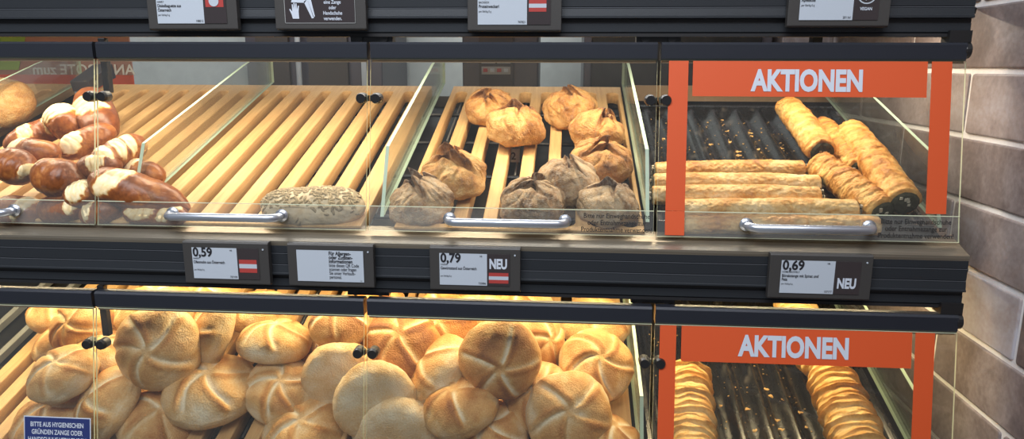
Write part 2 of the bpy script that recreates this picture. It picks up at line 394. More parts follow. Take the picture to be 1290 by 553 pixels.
for x in (-.99, 1.20):
    q = MB(); q.box(x - .01, x + .01, .585, .61, FLOOR, .45, 'dark_steel'); q.build('back_post', case, CO)
# lamp housings under each shelf
for k, y, z in ((0, .15, .094), (1, .09, -.262)):
    q = MB(); q.box(-.95, 1.19, y - .012, y + .012, z, z + .010, 'lamp'); q.build('lamp_housing', case, CO)
for x in (-.335, -.375, -.44):
    q = MB(); q.extrude_x([tuple(tray_pt(0, s, h, 1)[1:]) for s, h in ((.02, -.047), (.58, -.047), (.58, -.034), (.02, -.034))], x, x + .012, 'grey'); q.build('guide_rail', case, CO)
# number tag, cable box
p = on_tray(647, 200, -.028, 0); q = MB()
q.box(p[0] - .011, p[0] + .011, p[1] - .002, p[1], p[2] - .006, p[2] + .018, 'tag_white')
q.text('2', .018, (p[0], p[1] - .0025, p[2] - .001), X_, Z_, 'ink', 'CENTER', .02); tag(q.build('number_tag', case, CO), 'small white tag with number 2')
q = MB(); A = [tray_pt(x, s, h, 0) for x in (-.385, -.342) for s, h in ((.535, .002), (.63, .002), (.63, .034), (.535, .026))]
q.add(A, [(0, 1, 2, 3), (4, 7, 6, 5), (0, 4, 5, 1), (1, 5, 6, 2), (2, 6, 7, 3), (3, 7, 4, 0)], 'darkgrey')
for s in (.555, .61): q.tube([tray_pt(-.343, s, .016, 0), tray_pt(-.340, s, .016, 0)], .005, 'grey', 10)
q.build('cable_box', case, CO, bevel=.002)
# post and hinge bracket seen at the first joint
for k in (0, 1):
    o = tp(k); q = MB(); q.box(-.001, .009, .006 + o[1], .016 + o[1], -.048 + o[2], .03 + o[2], 'black'); q.build('hinge_post', case, CO, bevel=.001)
for k in (0, 1):
    o = tp(k)
    for x in (.4, .8):
        q = MB(); q.box(x - .03, x + .03, .012 + o[1], .03 + o[1], .0245 + o[2], .0345 + o[2], 'black'); q.tube([(x - .018, .010 + o[1], .030 + o[2]), (x - .018, .034 + o[1], .030 + o[2])], .006, 'black', 10)
        q.tube([(x + .018, .010 + o[1], .030 + o[2]), (x + .018, .034 + o[1], .030 + o[2])], .006, 'black', 10); q.build('hinge_bracket', case, CO)
    q = MB(); q.box(1.175, 1.203, -.002 + o[1], .02 + o[1], .0246 + o[2], .04 + o[2], 'black'); q.build('hinge_bracket', case, CO)

# flap doors ------------------------------------------------------
PANE = [(-.006, .0), (-.040, -.2005), (-.047, -.2345)]      # (y,z) of the pane's outer line: top, crease, foot
def pane_pt(x, t, k, d=0.):                                  # t 0..1 down the main pane, d outwards
    y = PANE[0][0] + (PANE[1][0] - PANE[0][0]) * t; z = PANE[0][1] + (PANE[1][1] - PANE[0][1]) * t
    return Vector((x, y - d + TIER[1] * k, z + TIER[2] * k))
EXP = (pane_pt(0, 1, 0) - pane_pt(0, 0, 0)).normalized()      # down the pane
def pane_uv(px, py, k):
    n = np.array([0, 1., -.17]); n /= np.linalg.norm(n)
    return at_plane(px, py, TIER * k + np.array([0, PANE[0][0] - .0006, 0]), n)
def door(k, i, x0, x1):
    o = tp(k); th = .003; g = .0022
    xa, xb = x0 + g, x1 - g
    def ln(dy): return [(y + dy + o[1], z + o[2]) for y, z in PANE]
    F_, B_ = ln(0), ln(th); V = []
    for x in (xa, xb):
        V += [(x, *p) for p in F_] + [(x, *p) for p in B_]
    q = MB()
    q.add(V, [(0, 6, 7, 1), (3, 4, 10, 9)], 'pane'); q.add(V, [(1, 7, 8, 2), (4, 5, 11, 10)], 'lip')
    q.add(V, [(0, 1, 4, 3), (1, 2, 5, 4), (6, 9, 10, 7), (7, 10, 11, 8), (2, 8, 11, 5), (0, 3, 9, 6)], 'edge')
    y1_, z1_ = PANE[1]
    q.box(xa, xb, y1_ + o[1] - .0006, y1_ + o[1] + .0002, z1_ + o[2] - .0005, z1_ + o[2] + .0005, 'edge')
    d = q.build('flap_door', case, CO)
    # hinge bar
    q = MB(); yy = o[1]; zz = o[2]
    q.extrude_x([(-.004 + yy, .0005 + zz), (-.006 + yy, .003 + zz), (-.006 + yy, .0215 + zz), (-.003 + yy, .0244 + zz), (.010 + yy, .0244 + zz), (.014 + yy, .02 + zz), (.014 + yy, .0005 + zz)], x0 + .0025, x1 - .0025, 'bar')
    q.box(x0 + .004, x1 - .004, -.0035 + yy, .004 + yy, -.003 + zz, .0006 + zz, 'tan')
    sub(q.build('hinge_bar', d, CO))
    if x1 > 1.1:
        q = MB(); q.tube([(x1 - .004, .004 + yy, .0145 + zz), (x1 + .004, .004 + yy, .0145 + zz)], .011, 'black', 20); sub(q.build('pivot_cap', d, CO, bevel=.001))
    # bumpers
    for x, s_ in ((x0, 1), (x1, -1)):
        if x > 1.1 or x < -.8: continue
        c = pane_pt(x + s_ * .0105, .262, k); q = MB(); q.tube([c + Vector((0, -.004, 0)), c + Vector((0, .001, 0)), c + Vector((0, .012, 0))], [.0065, .0078, .0078], 'black', 16)
        q.box(min(x + s_ * .001, x + s_ * .008), max(x + s_ * .001, x + s_ * .008), c.y + .003, c.y + .009, c.z - .004, c.z + .004, 'black'); sub(q.build('bumper', d, CO))
    # handle: bent rod on the lip
    xc = (x0 + x1) / 2 + (-.003 if x1 < 1.1 else .001); y0 = -.0445 + yy; z0 = -.2155 + zz; hw = .080; yo = -.068 + yy
    path = [(xc - hw, y0, z0), (xc - hw, y0 - .012, z0), (xc - hw + .003, yo + .004, z0), (xc - hw + .010, yo, z0), (xc, yo, z0), (xc + hw - .010, yo, z0), (xc + hw - .003, yo + .004, z0), (xc + hw, y0 - .012, z0), (xc + hw, y0, z0)]
    q = MB(); q.tube(path, .0058, 'chrome', 14)
    for s_ in (-1, 1): q.tube([(xc + s_ * hw, y0 + .0005, z0), (xc + s_ * hw, y0 - .003, z0)], .009, 'chrome', 16)
    h_ = sub(q.build('handle', d, CO, smooth=True)); h_['label'] = 'silver bar handle'
    return d
def sub(o): return o
DX = [-.80, -.40, 0, .4, .8, 1.2]
doors = {}
for k in (0, 1):
    for i in range(5): doors[k, i] = door(k, i, DX[i], DX[i + 1])

def lip_pt(x, t, k, d=.0008):
    y = PANE[1][0] + (PANE[2][0] - PANE[1][0]) * t; z = PANE[1][1] + (PANE[2][1] - PANE[1][1]) * t
    return Vector((x, y - d + TIER[1] * k, z + TIER[2] * k))
def quad_on_pane(q, x0, x1, t0, t1, k, m, d=.001):
    q.sheet([pane_pt(x0, t1, k, d), pane_pt(x1, t1, k, d), pane_pt(x1, t0, k, d), pane_pt(x0, t0, k, d)], m)
UPP = -EXP
def signs(k, xs, tl, tb):
    d = doors[k, 4]
    q = MB(); quad_on_pane(q, xs[0], xs[1], .0, .995, k, 'orange')
    if k == 0:
        q.sheet([lip_pt(xs[0], .93, k), lip_pt(xs[1], .93, k), lip_pt(xs[1], -.02, k), lip_pt(xs[0], -.02, k)], 'orange')
    q.build('sign_strip', d, CO)['label'] = 'orange vertical strip'
    q = MB(); quad_on_pane(q, xs[4], xs[5], .0, tl, k, 'orange'); q.build('sign_strip', d, CO)['label'] = 'orange vertical strip'
    q = MB(); quad_on_pane(q, xs[2], xs[3], .0, tb, k, 'orange')
    xm = .9955 if k == 0 else .9875
    q.text('AKTIONEN', .0385, pane_pt(xm, .190 if k == 0 else .185, k, .0016), X_, UPP, 'white_ink', 'CENTER', .042, .74)
    q.build('sign_banner', d, CO)['label'] = 'orange banner lettered AKTIONEN in white'
signs(0, (.813, .839, .845, 1.149, 1.154, 1.180), .985, .232)
signs(1, (.809, .831, .838, 1.140, 1.144, 1.169), .995, .238)
for i in (3, 4):
    q = MB(); xm = .7475 if i == 3 else 1.142
    for j, t in enumerate(('Bitte nur Einweghandschuhe', 'oder Entnahmezange zur', 'Produktentnahme verwenden!')):
        q.text(t, .0094, lip_pt(xm, .31 + .27 * j, 0, .001), X_, (lip_pt(0, 0, 0) - lip_pt(0, 1, 0)).normalized(), 'sticker_ink', 'CENTER', .012, .84)
    q.build('notice_sticker', doors[0, i], CO)['label'] = 'black lettering in three lines'
q = MB(); quad_on_pane(q, -.109, -.006, .795, .995, 1, 'white_ink', .0008); quad_on_pane(q, -.1075, -.0075, .802, .993, 1, 'blue', .0012)
for j, t in enumerate(('BITTE AUS HYGIENISCHEN', 'GRÜNDEN ZANGE ODER', 'HANDSCHUHE VERWENDEN')):
    q.text(t, .0098, pane_pt(-.0575, .868 + .055 * j, 1, .0016), X_, UPP, 'white_ink', 'CENTER', .02, .70)
q.build('hygiene_sticker', doors[1, 1], CO)['label'] = 'blue sticker with white capitals'

# ------------------------------------------------------------------ glass dividers
def divider(x, k, label):
    A = [np.array([0, y, z]) + TIER * k for y, z in ((-.014, -.2215), (.032, -.124), (.40, -.006), (.535, .030), (.535, -.043))]
    t = .0026; q = MB(); V = [(x - t, *p[1:]) for p in A] + [(x + t, *p[1:]) for p in A]
    q.add(V, [(0, 1, 2, 3, 4), (5, 9, 8, 7, 6)], 'divider'); q.add(V, [(i, i + 5, (i + 1) % 5 + 5, (i + 1) % 5) for i in range(5)], 'edge_green')
    o = q.build('glass_divider', None, A[0] + np.array([x, 0, 0])); tag(o, label, 'divider', 'glass dividers between the compartments')
divider(-.402, 0, 'clear glass divider left of the pretzel rolls on the upper shelf')
divider(.036, 0, 'clear glass divider crossing the empty slatted tray right of the pretzel rolls')
divider(.413, 0, 'clear glass divider between the empty slatted tray and the round rolls')
divider(.793, 0, 'clear glass divider between the round rolls and the upper black baking tray')
divider(1.188, 0, 'clear glass divider beside the tiled wall on the upper shelf')
divider(.793, 1, 'clear glass divider right of the kaiser rolls on the lower shelf')
divider(1.188, 1, 'clear glass divider beside the tiled wall on the lower shelf')

# ------------------------------------------------------------------ wooden trays (one routed board each)
def slat_tray(x0, x1, slots, w, k, label, depth=.592, rear=.035, front=.012, th=.024):
    c = bpy.data.curves.new('board', 'CURVE'); c.dimensions = '2D'; c.fill_mode = 'BOTH'
    def poly(P):
        s = c.splines.new('POLY'); s.points.add(len(P) - 1); s.use_cyclic_u = True
        for q_, p in zip(s.points, P): q_.co = (p[0], p[1], 0, 1)
    poly([(x0, 0), (x1, 0), (x1, depth), (x0, depth)])
    for xc in slots:
        r = w / 2; P = []
        for a in range(0, 181, 20): P.append((xc + r * math.cos(R_(a)), depth - rear - r + r * math.sin(R_(a))))
        for a in range(180, 361, 20): P.append((xc + r * math.cos(R_(a)), front + r + r * math.sin(R_(a))))
        poly(P[::-1])
    c.extrude = th / 2 - .0015; c.bevel_depth = .0015; c.bevel_resolution = 1; c.offset = -.0015
    ob = bpy.data.objects.new('board', c); COL.objects.link(ob); dg = bpy.context.evaluated_depsgraph_get(); dg.update()
    me = bpy.data.meshes.new_from_object(ob.evaluated_get(dg)); bpy.data.objects.remove(ob); bpy.data.curves.remove(c)
    me.name = 'slatted_tray'; me.materials.clear(); me.materials.append(M['wood'])
    o = bpy.data.objects.new('slatted_tray', me); COL.objects.link(o)
    p = tray_pt(0, 0, -th / 2, k); o.location = Vector(p); o.rotation_euler = (SL, 0, 0)
    tag(o, label, 'tray', 'slatted wooden trays')
PT = .0445
slat_tray(-.345, .386, [-.277 + PT * i for i in range(15)], .021, 0, 'wide beech slatted tray on the upper shelf, mostly empty in the middle')
slat_tray(.434, .788, [.4575 + PT * i for i in range(8)], .0235, 0, 'beech slatted tray under the round rustic rolls on the upper shelf')
slat_tray(-.98, -.425, [-.945 + PT * i for i in range(12)], .021, 0, 'beech slatted tray at the far left of the upper shelf behind a glass divider')
slat_tray(-.297, .386, [-.262 + PT * i for i in range(15)], .021, 1, 'beech slatted tray under the left and middle kaiser rolls on the lower shelf')
slat_tray(.392, .786, [.416 + PT * i for i in range(8)], .0215, 1, 'beech slatted tray under the right hand kaiser rolls on the lower shelf')

# ------------------------------------------------------------------ black corrugated trays
def baking_tray(k, label):
    x0, x1, s0, s1 = .805, 1.172, .004, .445
    nx, q = 240, MB(); V = []; F = []
    SS = [s0, s0 + .006, s0 + .02, .1, .2, .3, .4, s1 - .02, s1 - .006, s1]
    for j, s in enumerate(SS):
        for i in range(nx + 1):
            x = x0 + (x1 - x0) * i / nx; ph = (x - x0) / .041
            h = .0005 + .0115 * max(0., math.sin(math.pi * (ph % 1.0))) ** 2.6
            ed = min(i, nx - i)
            if ed < 6: h = max(h, .012)
            if j in (0, len(SS) - 1): h = .015
            elif j in (1, len(SS) - 2): h = .013
            V.append(tray_pt(x, s, h + .001, k))
    n = nx + 1
    for j in range(len(SS) - 1):
        for i in range(nx): F.append((j * n + i, j * n + i + 1, (j + 1) * n + i + 1, (j + 1) * n + i))
    q.add(V, F, 'enamel'); o = q.build('baking_tray', None, tray_pt((x0 + x1) / 2, s0, 0, k), smooth=True)
    sd = o.modifiers.new('thick', 'SOLIDIFY'); sd.thickness = .0012
    tag(o, label, 'tray', 'black corrugated baking trays')
baking_tray(0, 'black corrugated baking tray under the smooth pastry sticks on the upper shelf')
baking_tray(1, 'black corrugated baking tray under the ridged pastry sticks on the lower shelf')

# ------------------------------------------------------------------ price labels
def label_box(x0, x1, k, ztop, zbot, label, kind, cat='price label'):
    yf = -.0663 + TIER[1] * k; f = yf - .012
    r = empty('price_label', ((x0 + x1) / 2, yf, zbot), label, cat, 'electronic labels on the price rails')
    q = MB(); q.extrude_x([(f, zbot + .002), (f, ztop - .002), (f + .002, ztop), (yf - .0015, ztop), (yf - .0015, zbot), (f + .002, zbot)], x0, x1, 'housing'); q.build('housing', r, r.location, bevel=.0008)
    w, h = x1 - x0, ztop - zbot; y = f - .0006
    q = MB()
    def rect(u0, u1, v0, v1, m, dy=0): q.sheet([(x0 + w * u0, y - dy, ztop - h * v1), (x0 + w * u1, y - dy, ztop - h * v1), (x0 + w * u1, y - dy, ztop - h * v0), (x0 + w * u0, y - dy, ztop - h * v0)], m)
    def txt(t, size, u, v, m, bold=.01, sx=.85, al='LEFT'): q.text(t, size * h, (x0 + w * u, y - .0008, ztop - h * v), X_, Z_, m, al, bold, sx)
    def flag(u0, u1, v0, v1):
        c = (v1 - v0) / 3
        rect(u0, u1, v0, v0 + c, 'red', .0006); rect(u0, u1, v0 + c, v1 - c, 'screen_white', .0006); rect(u0, u1, v1 - c, v1, 'red', .0006)
    def frame(u0, u1, v0, v1):
        for a in ((u0, u1, v0, v0 + .006), (u0, u1, v1 - .012, v1), (u0, u0 + .006, v0, v1), (u1 - .004, u1, v0, v1)): rect(*a, 'grey', .0002)
    if kind != 'glove': q.tube([(x1 - w * .06, y + .0004, ztop - h * .16), (x1 - w * .06, y - .0004, ztop - h * .16)], .0012, 'screen_white', 10)
    U0, U1, UM, V0, V1 = .11, .885, .635, .14, .86
    if kind in ('0,59', '0,79', '0,69'):
        frame(U0, U1, V0, V1); rect(UM, U1, V0, V1, 'screen_black', .0003); rect(U0, UM, V0, V1, 'screen_white', .0004)
        txt(kind, .285, U0 + .012, V0 + .20, 'ink', .03, .92); txt('HB', .05, .555, V0 + .07, 'ink', .01)
        b1, b2 = {'0,59': ('HARRY', 'Ofenmohn aus Österreich'), '0,79': ('LAUDA', 'Gewürzstand aus Österreich'), '0,69': ('HOME BROWELT', 'Börekstange mit Spinat und')}[kind]
        txt(b1, .055, U0 + .012, V0 + .27, 'ink', .005); txt(b2, .092, U0 + .012, V0 + .365, 'ink', .016, .74)
        if kind == '0,69': txt('Feta', .092, U0 + .012, V0 + .445, 'ink', .016, .75)
        txt('per Stk/kg 0 g', .05, U0 + .012, V0 + .53, 'ink', .004); txt({'0,59': '727109', '0,79': '725806', '0,69': '107177'}[kind], .065, UM - .012, V1 - .03, 'ink', .006, .85, 'RIGHT')
        if kind == '0,59': flag(.655, .86, .40, .70)
        if kind == '0,79': txt('NEU', .30, .758, V0 + .32, 'white_ink', .045, .66, 'CENTER'); flag(.655, .87, .56, .80)
        if kind == '0,69': txt('NEU', .30, .758, V0 + .58, 'white_ink', .045, .66, 'CENTER')
    elif kind == 'info':
        rect(U0, U1, V0, V1, 'screen_white', .0004)
        for j, (t, bb) in enumerate((('Für Allergen-', .025), ('oder Zutaten-', .025), ('informationen', .025), ('bitte diesen QR Code', .006), ('scannen oder fragen', .006), ('Sie unser Verkaufs-', .006), ('personal.', .006))):
            txt(t, .118 if bb > .01 else .108, .485, .245 + .090 * j, 'ink', bb, .80 if bb > .01 else .70)
        txt('101', .04, .84, .84, 'ink', 0)
    elif kind == 'glove':
        frame(U0, U1, V0, V1); rect(U0 + .006, U1 - .006, V0 + .006, V1 - .012, 'screen_black', .0003)
        for j, t in enumerate(('Bitte', 'unbedingt', 'eine Zange', 'oder', 'Handschuhe', 'verwenden.')): txt(t, .105, .64, .235 + .112 * j, 'white_ink', .018, .8, 'CENTER')
        P = lambda pts: q.sheet([(x0 + w * u, y - .0009, ztop - h * v) for u, v in pts][::-1], 'white_ink')
        P([(.20, .765), (.27, .765), (.268, .62), (.275, .50), (.262, .50), (.252, .58), (.249, .45), (.237, .45), (.235, .57), (.228, .44), (.215, .44), (.217, .57), (.207, .47), (.196, .47), (.198, .62), (.175, .56), (.166, .575), (.19, .68)])
        P([(.19, .43), (.34, .44), (.37, .36), (.36, .25), (.22, .25)])
        P([(.33, .42), (.41, .76), (.435, .75), (.37, .36)]); P([(.37, .36), (.425, .73), (.445, .72), (.40, .28), (.37, .28)])
    elif kind in ('flagtop', 'prot', 'vegan'):
        frame(U0, U1, V0, V1); rect(UM, U1, V0, V1, 'screen_black', .0003); rect(U0, UM, V0, V1, 'screen_white', .0004)
        txt({'flagtop': '0,45', 'prot': '0,89', 'vegan': '1,19'}[kind], .255, U0 + .012, V0 + .185, 'ink', .022, .95)
        L_ = {'flagtop': ('HARRY', 'Dinkelbaguette aus', 'Österreich'), 'prot': ('BACKBOX', 'Proteinweckerl', ''), 'vegan': ('', 'Apfelecke', '')}[kind]
        v = V0 + (.27 if kind != 'vegan' else .25)
        txt(L_[0], .055, U0 + .012, v + .02, 'ink', .008); txt(L_[1], .088, U0 + .012, v + .11, 'ink', .02, .78); txt(L_[2], .088, U0 + .012, v + .20, 'ink', .02, .78)
        txt('per Stk/kg 0 g', .055, U0 + .012, v + .29 if kind == 'flagtop' else v + .2, 'ink', .006)
        txt({'flagtop': '108012', 'prot': '747821', 'vegan': '201161'}[kind], .065, UM - .012, V1 - .03, 'ink', .006, .85, 'RIGHT')
        if kind == 'flagtop':
            rect(.66, .86, .27, .52, 'red', .0005); q.tube([(x0 + w * .755, y - .0006, ztop - h * .40), (x0 + w * .755, y - .0011, ztop - h * .40)], h * .11, 'screen_white', 20)
        if kind == 'prot': flag(.655, .84, .36, .60)
        if kind == 'vegan':
            q.tube([(x0 + w * .76, y - .0004, ztop - h * .36), (x0 + w * .76, y - .0005, ztop - h * .36)], h * .19, 'screen_white', 28)
            q.tube([(x0 + w * .76, y - .0005, ztop - h * .36), (x0 + w * .76, y - .0006, ztop - h * .36)], h * .165, 'screen_black', 28)
            txt('V', .26, .752, .47, 'white_ink', .03, .85, 'CENTER'); txt('VEGAN', .085, .76, .67, 'white_ink', .025, .85, 'CENTER')
    q.build('screen', r, r.location)
label_box(.145, .268, 0, -.2475, -.3095, 'grey electronic price label reading 0,59 with a red white flag', '0,59')
label_box(.295, .416, 0, -.2475, -.3095, 'grey electronic label with allergen text on the middle rail', 'info', 'information label')
label_box(.494, .618, 0, -.2475, -.3095, 'grey electronic price label reading 0,79 and NEU above a flag', '0,79')
label_box(.947, 1.078, 0, -.2465, -.3085, 'grey electronic price label reading 0,69 and NEU, under the upper pastry sticks', '0,69')
ZT = .3519
label_box(.089, .218, -1, .1045, .040, 'grey electronic price label with a red emblem, leftmost on the top rail', 'flagtop')
label_box(.272, .400, -1, .1045, .040, 'dark electronic label with white hand pictogram on the top rail', 'glove', 'information label')
label_box(.540, .667, -1, .1025, .038, 'grey electronic price label for protein rolls with striped flag on the top rail', 'prot')
label_box(.963, 1.092, -1, .108, .0435, 'grey electronic price label with a VEGAN emblem, rightmost on the top rail', 'vegan')

# ------------------------------------------------------------------ breads
def sph(nt, na, fn, name, m):
    """closed surface: fn(t, a) -> (position, crust); t from top 0 to bottom pi"""
    V = []; cr = []; F = []
    p, c = fn(1e-4, 0); V.append(p); cr.append(c)
    for i in range(1, nt):
        for j in range(na):
            p, c = fn(math.pi * i / nt, 2 * math.pi * j / na); V.append(p); cr.append(c)
    p, c = fn(math.pi - 1e-4, 0); V.append(p); cr.append(c); e = len(V) - 1
    for j in range(na):
        F.append((0, 1 + j, 1 + (j + 1) % na)); k = 1 + (nt - 2) * na; F.append((e, k + (j + 1) % na, k + j))
    for i in range(nt - 2):
        for j in range(na):
            a = 1 + i * na; F.append((a + j, a + na + j, a + na + (j + 1) % na, a + (j + 1) % na))
    me = bpy.data.meshes.new(name); me.from_pydata(V, [], F); me.materials.append(m)
    me.polygons.foreach_set('use_smooth', [True] * len(F))
    at = me.attributes.new('crust', 'FLOAT', 'POINT'); at.data.foreach_set('value', cr); me.update()
    return me
def ss(a, b_, x): t = min(1, max(0, (x - a) / (b_ - a))); return t * t * (3 - 2 * t)
def nz(p, s, o=0): return noise.noise(Vector((p[0] * s + o, p[1] * s - o, p[2] * s + 2 * o)))
def kaiser_mesh(seed, twist, depth, flat=.60, brown=.0):
    rg = random.Random(seed); jit = [rg.uniform(-.22, .22) for _ in range(5)]; amp = [rg.uniform(.35, 1.15) for _ in range(5)]; o = seed * 3.7
    cx, cy_ = rg.uniform(-.06, .06), rg.uniform(-.06, .06)
    def fn(t, a):
        rho = math.sin(t) ** .92; top = t < math.pi / 2
        z = flat * (abs(math.cos(t)) ** 1.0) if top else -.40 * math.tanh(1.7 * abs(math.cos(t)))
        x, y = rho * math.cos(a), rho * math.sin(a)
        s = math.hypot(x - cx, y - cy_); an = math.atan2(y - cy_, x - cx)
        g = 0; rdg = 0
        if t < 1.75:
            win = ss(.02, .2, s) * (1 - ss(1.0, 1.5, t))
            for k in range(5):
                d = (an - (2 * math.pi * k / 5 + jit[k] + twist * s) + math.pi) % (2 * math.pi) - math.pi
                d *= max(s, .06); w = .12 if d > 0 else .04
                gg = math.exp(-(d / w) ** 2) * win * amp[k]; g = max(g, gg)
                rdg = max(rdg, math.exp(-((d + .12) / .085) ** 2) * win)
        dim = math.exp(-(s / .10) ** 2) * (1 if top else 0)
        n1 = nz((x, y, z), 1.6, o); n2 = nz((x, y, z), 5, o)
        dd = 1 - depth * g + (.03 * rdg) - .08 * dim + .075 * n1 + .018 * n2 + .007 * nz((x, y, z), 12, o)
        if not top: dd -= .10 * ss(.72, 1, abs(math.cos(t))) - .015 * math.sin(9 * s + 4 * n1)
        p = Vector((x, y, z)) * dd
        c = .33 + brown + .26 * n1 + .10 * n2 + .24 * rdg + .16 * ss(.15, .55, s) * (1 - ss(.7, 1.0, s)) * (1 if top else 0)
        c = c * (1 - min(1, 1.1 * g ** 1.4))
        if not top: c = .26 + brown * .6 + .18 * n1 + .08 * n2 - .10 * ss(.3, .9, abs(math.cos(t)))
        else: c -= .12 * ss(1.2, 1.57, t)
        return p, max(0, min(1, c))
    return sph(76, 144, fn, 'kaiser_roll', M['kaiser'])
KV = [kaiser_mesh(1, .30, .12, .64), kaiser_mesh(2, .55, .13, .60), kaiser_mesh(3, .20, .09, .64, .05), kaiser_mesh(4, .8, .11, .60), kaiser_mesh(5, .45, .05, .60, .0), kaiser_mesh(6, .25, .05, .64, .22)]
def orient(axis_cam, spin):
    a = axis_cam; n = Vector(RGT * a[0] + UPV * a[1] - FWD * a[2]).normalized()
    x = Vector((1, 0, 0)); x = (x - n * x.dot(n)).normalized(); y = n.cross(x)
    m = Matrix((x, y, n)).transposed(); return m @ Matrix.Rotation(spin, 3, 'Z')
def place(me, name, p, rot, sc, label, cat, group):
    o = bpy.data.objects.new(name, me); COL.objects.link(o)
    o.matrix_world = Matrix.Translation(Vector(p)) @ rot.to_4x4() @ Matrix.Diagonal((*(sc if isinstance(sc, tuple) else (sc, sc, sc)), 1))
    return tag(o, label, cat, group)
# (px, py, width px, axis right/up/toward, spin, height over tray, variant, label)
KR = [
 (200, 438, 108, (-.05, .05, 1), .3, .105, 1, 'large kaiser roll with its star facing forward, at the upper left of the pile'),
 (270, 418, 92, (-.82, .30, .48), .5, .095, 4, 'kaiser roll standing on edge just right of the large forward facing one'),
 (267, 492, 114, (.02, .86, .5), 1.2, .036, 3, 'flat lying pale kaiser roll resting on the slats below the roll standing on edge'),
 (137, 510, 104, (-.62, .52, .55), .2, .07, 4, 'smooth kaiser roll leaning left behind the left glass joint, right of the blue sticker'),
 (80, 471, 82, (-.1, .72, .62), .9, .04, 0, 'kaiser roll lying at the left edge of the pile above the blue sticker'),
 (202, 534, 98, (.25, .75, .55), .1, .032, 2, 'kaiser roll at the bottom edge between the smooth leaning roll and the slats'),
 (72, 531, 106, (-.1, .8, .5), 2.2, .032, 3, 'kaiser roll lying behind the blue sticker at the lower left corner'),
 (100, 411, 76, (-.25, .3, .9), 2.0, .08, 1, 'curly grooved kaiser roll high in the left corner, left of the first joint'),
 (82, 430, 72, (-.4, .8, .3), .3, .05, 0, 'kaiser roll tucked under the curly grooved roll in the left corner'),
 (132, 447, 80, (0, .9, .38), 1.7, .065, 4, 'pale sided kaiser roll crossing behind the black bumper of the left joint'),
 (152, 404, 90, (0, .8, .5), 2.9, .07, 2, 'yellow lit kaiser roll behind the hinge post of the left joint'),
 (198, 391, 96, (0, .9, .4), .9, .085, 0, 'kaiser roll peeping over the top of the large forward facing roll'),
 (347, 431, 90, (.1, .96, .2), .7, .07, 3, 'browned kaiser roll seen from the side right of the roll standing on edge'),
 (331, 396, 86, (0, .98, .2), .4, .10, 2, 'kaiser roll lying on top of the side seen roll, half hidden by the bar'),
 (355, 491, 92, (.15, .62, .75), 2.6, .048, 1, 'kaiser roll with deep curved grooves left of the upside down rolls'),
 (430, 475, 97, (-.12, .35, -.9), .6, .075, 2, 'upturned kaiser roll with pale base, leftmost of the three upturned ones'),
 (383, 546, 104, (0, .75, .65), .9, .032, 0, 'kaiser roll with star on top at the bottom edge left of the upturned rolls'),
 (473, 505, 106, (-.3, .3, -.9), 1.1, .072, 0, 'upturned kaiser roll behind the middle joint, middle one of the three upturned'),
 (500, 547, 112, (0, .42, -.9), 2.1, .07, 4, 'upturned kaiser roll at the bottom edge, lowest of the three upturned'),
 (430, 408, 76, (0, .8, .5), 1.0, .09, 5, 'brown kaiser roll high under the bar left of the middle joint'),
 (506, 437, 108, (.05, .6, .7), .4, .06, 5, 'dark brown kaiser roll behind the bumpers of the middle joint'),
 (553, 467, 98, (-.72, .62, .3), 1.9, .06, 4, 'pale kaiser roll tilted on its side right of the middle joint'),
 (580, 512, 98, (-.25, .85, .45), 2.4, .06, 2, 'golden kaiser roll in front of the pale tilted one, left of the slat gap'),
 (630, 452, 104, (0, -.12, 1), 2.5, .105, 5, 'brown kaiser roll standing with its star facing the glass'),
 (678, 431, 84, (.62, .25, .7), 1.3, .075, 1, 'bright golden kaiser roll behind the brown star facing one'),
 (750, 460, 97, (.12, .58, .8), 1.85, .06, 3, 'golden kaiser roll beside the glass divider at the right of the pile'),
 (749, 408, 88, (0, .85, .5), .6, .05, 2, 'kaiser roll high under the bar at the right end behind the golden one'),
 (678, 500, 92, (-.25, .45, .85), .5, .05, 1, 'kaiser roll half covered by the big star roll at the lower right'),
 (716, 521, 109, (-.05, .36, .93), .75, .08, 0, 'big kaiser roll with pale five armed star in front at the lower right'),
 (613, 549, 105, (0, .75, .65), 2.8, .032, 3, 'kaiser roll with star at the bottom edge below the slat gap'),
 (766, 554, 66, (.2, .9, .3), .2, .03, 4, 'kaiser roll at the bottom edge against the right hand divider'),
 (556, 410, 90, (0, .5, .85), 1.5, .08, 5, 'brown kaiser roll high under the bar right of the middle joint'),
 (603, 398, 90, (0, .85, .5), .2, .06, 0, 'brightly lit kaiser roll under the bar behind the brown star facing one'),
 (408, 447, 84, (-.1, .8, .4), 2.2, .045, 5, 'dark kaiser roll in the shadow behind the leftmost upturned one'),
 (75, 393, 66, (-.1, .8, .4), 1.1, .06, 2, 'kaiser roll at the top left corner partly hidden by the bar'),
 (470, 384, 84, (0, .85, .4), .7, .07, 0, 'rear kaiser roll seen above the bar at the middle joint'),
 (262, 379, 84, (0, .85, .4), 1.7, .07, 3, 'rear kaiser roll seen above the bar under the allergen label'),
 (655, 385, 84, (0, .85, .4), 2.7, .07, 1, 'rear kaiser roll seen above the bar right of the 0,79 label'),
]
cen = [on_tray(r[0], r[1], r[5], 1) for r in KR]; dep = [float((c - CAM) @ FWD) for c in cen]
rays = [ray(r[0], r[1]) for r in KR]
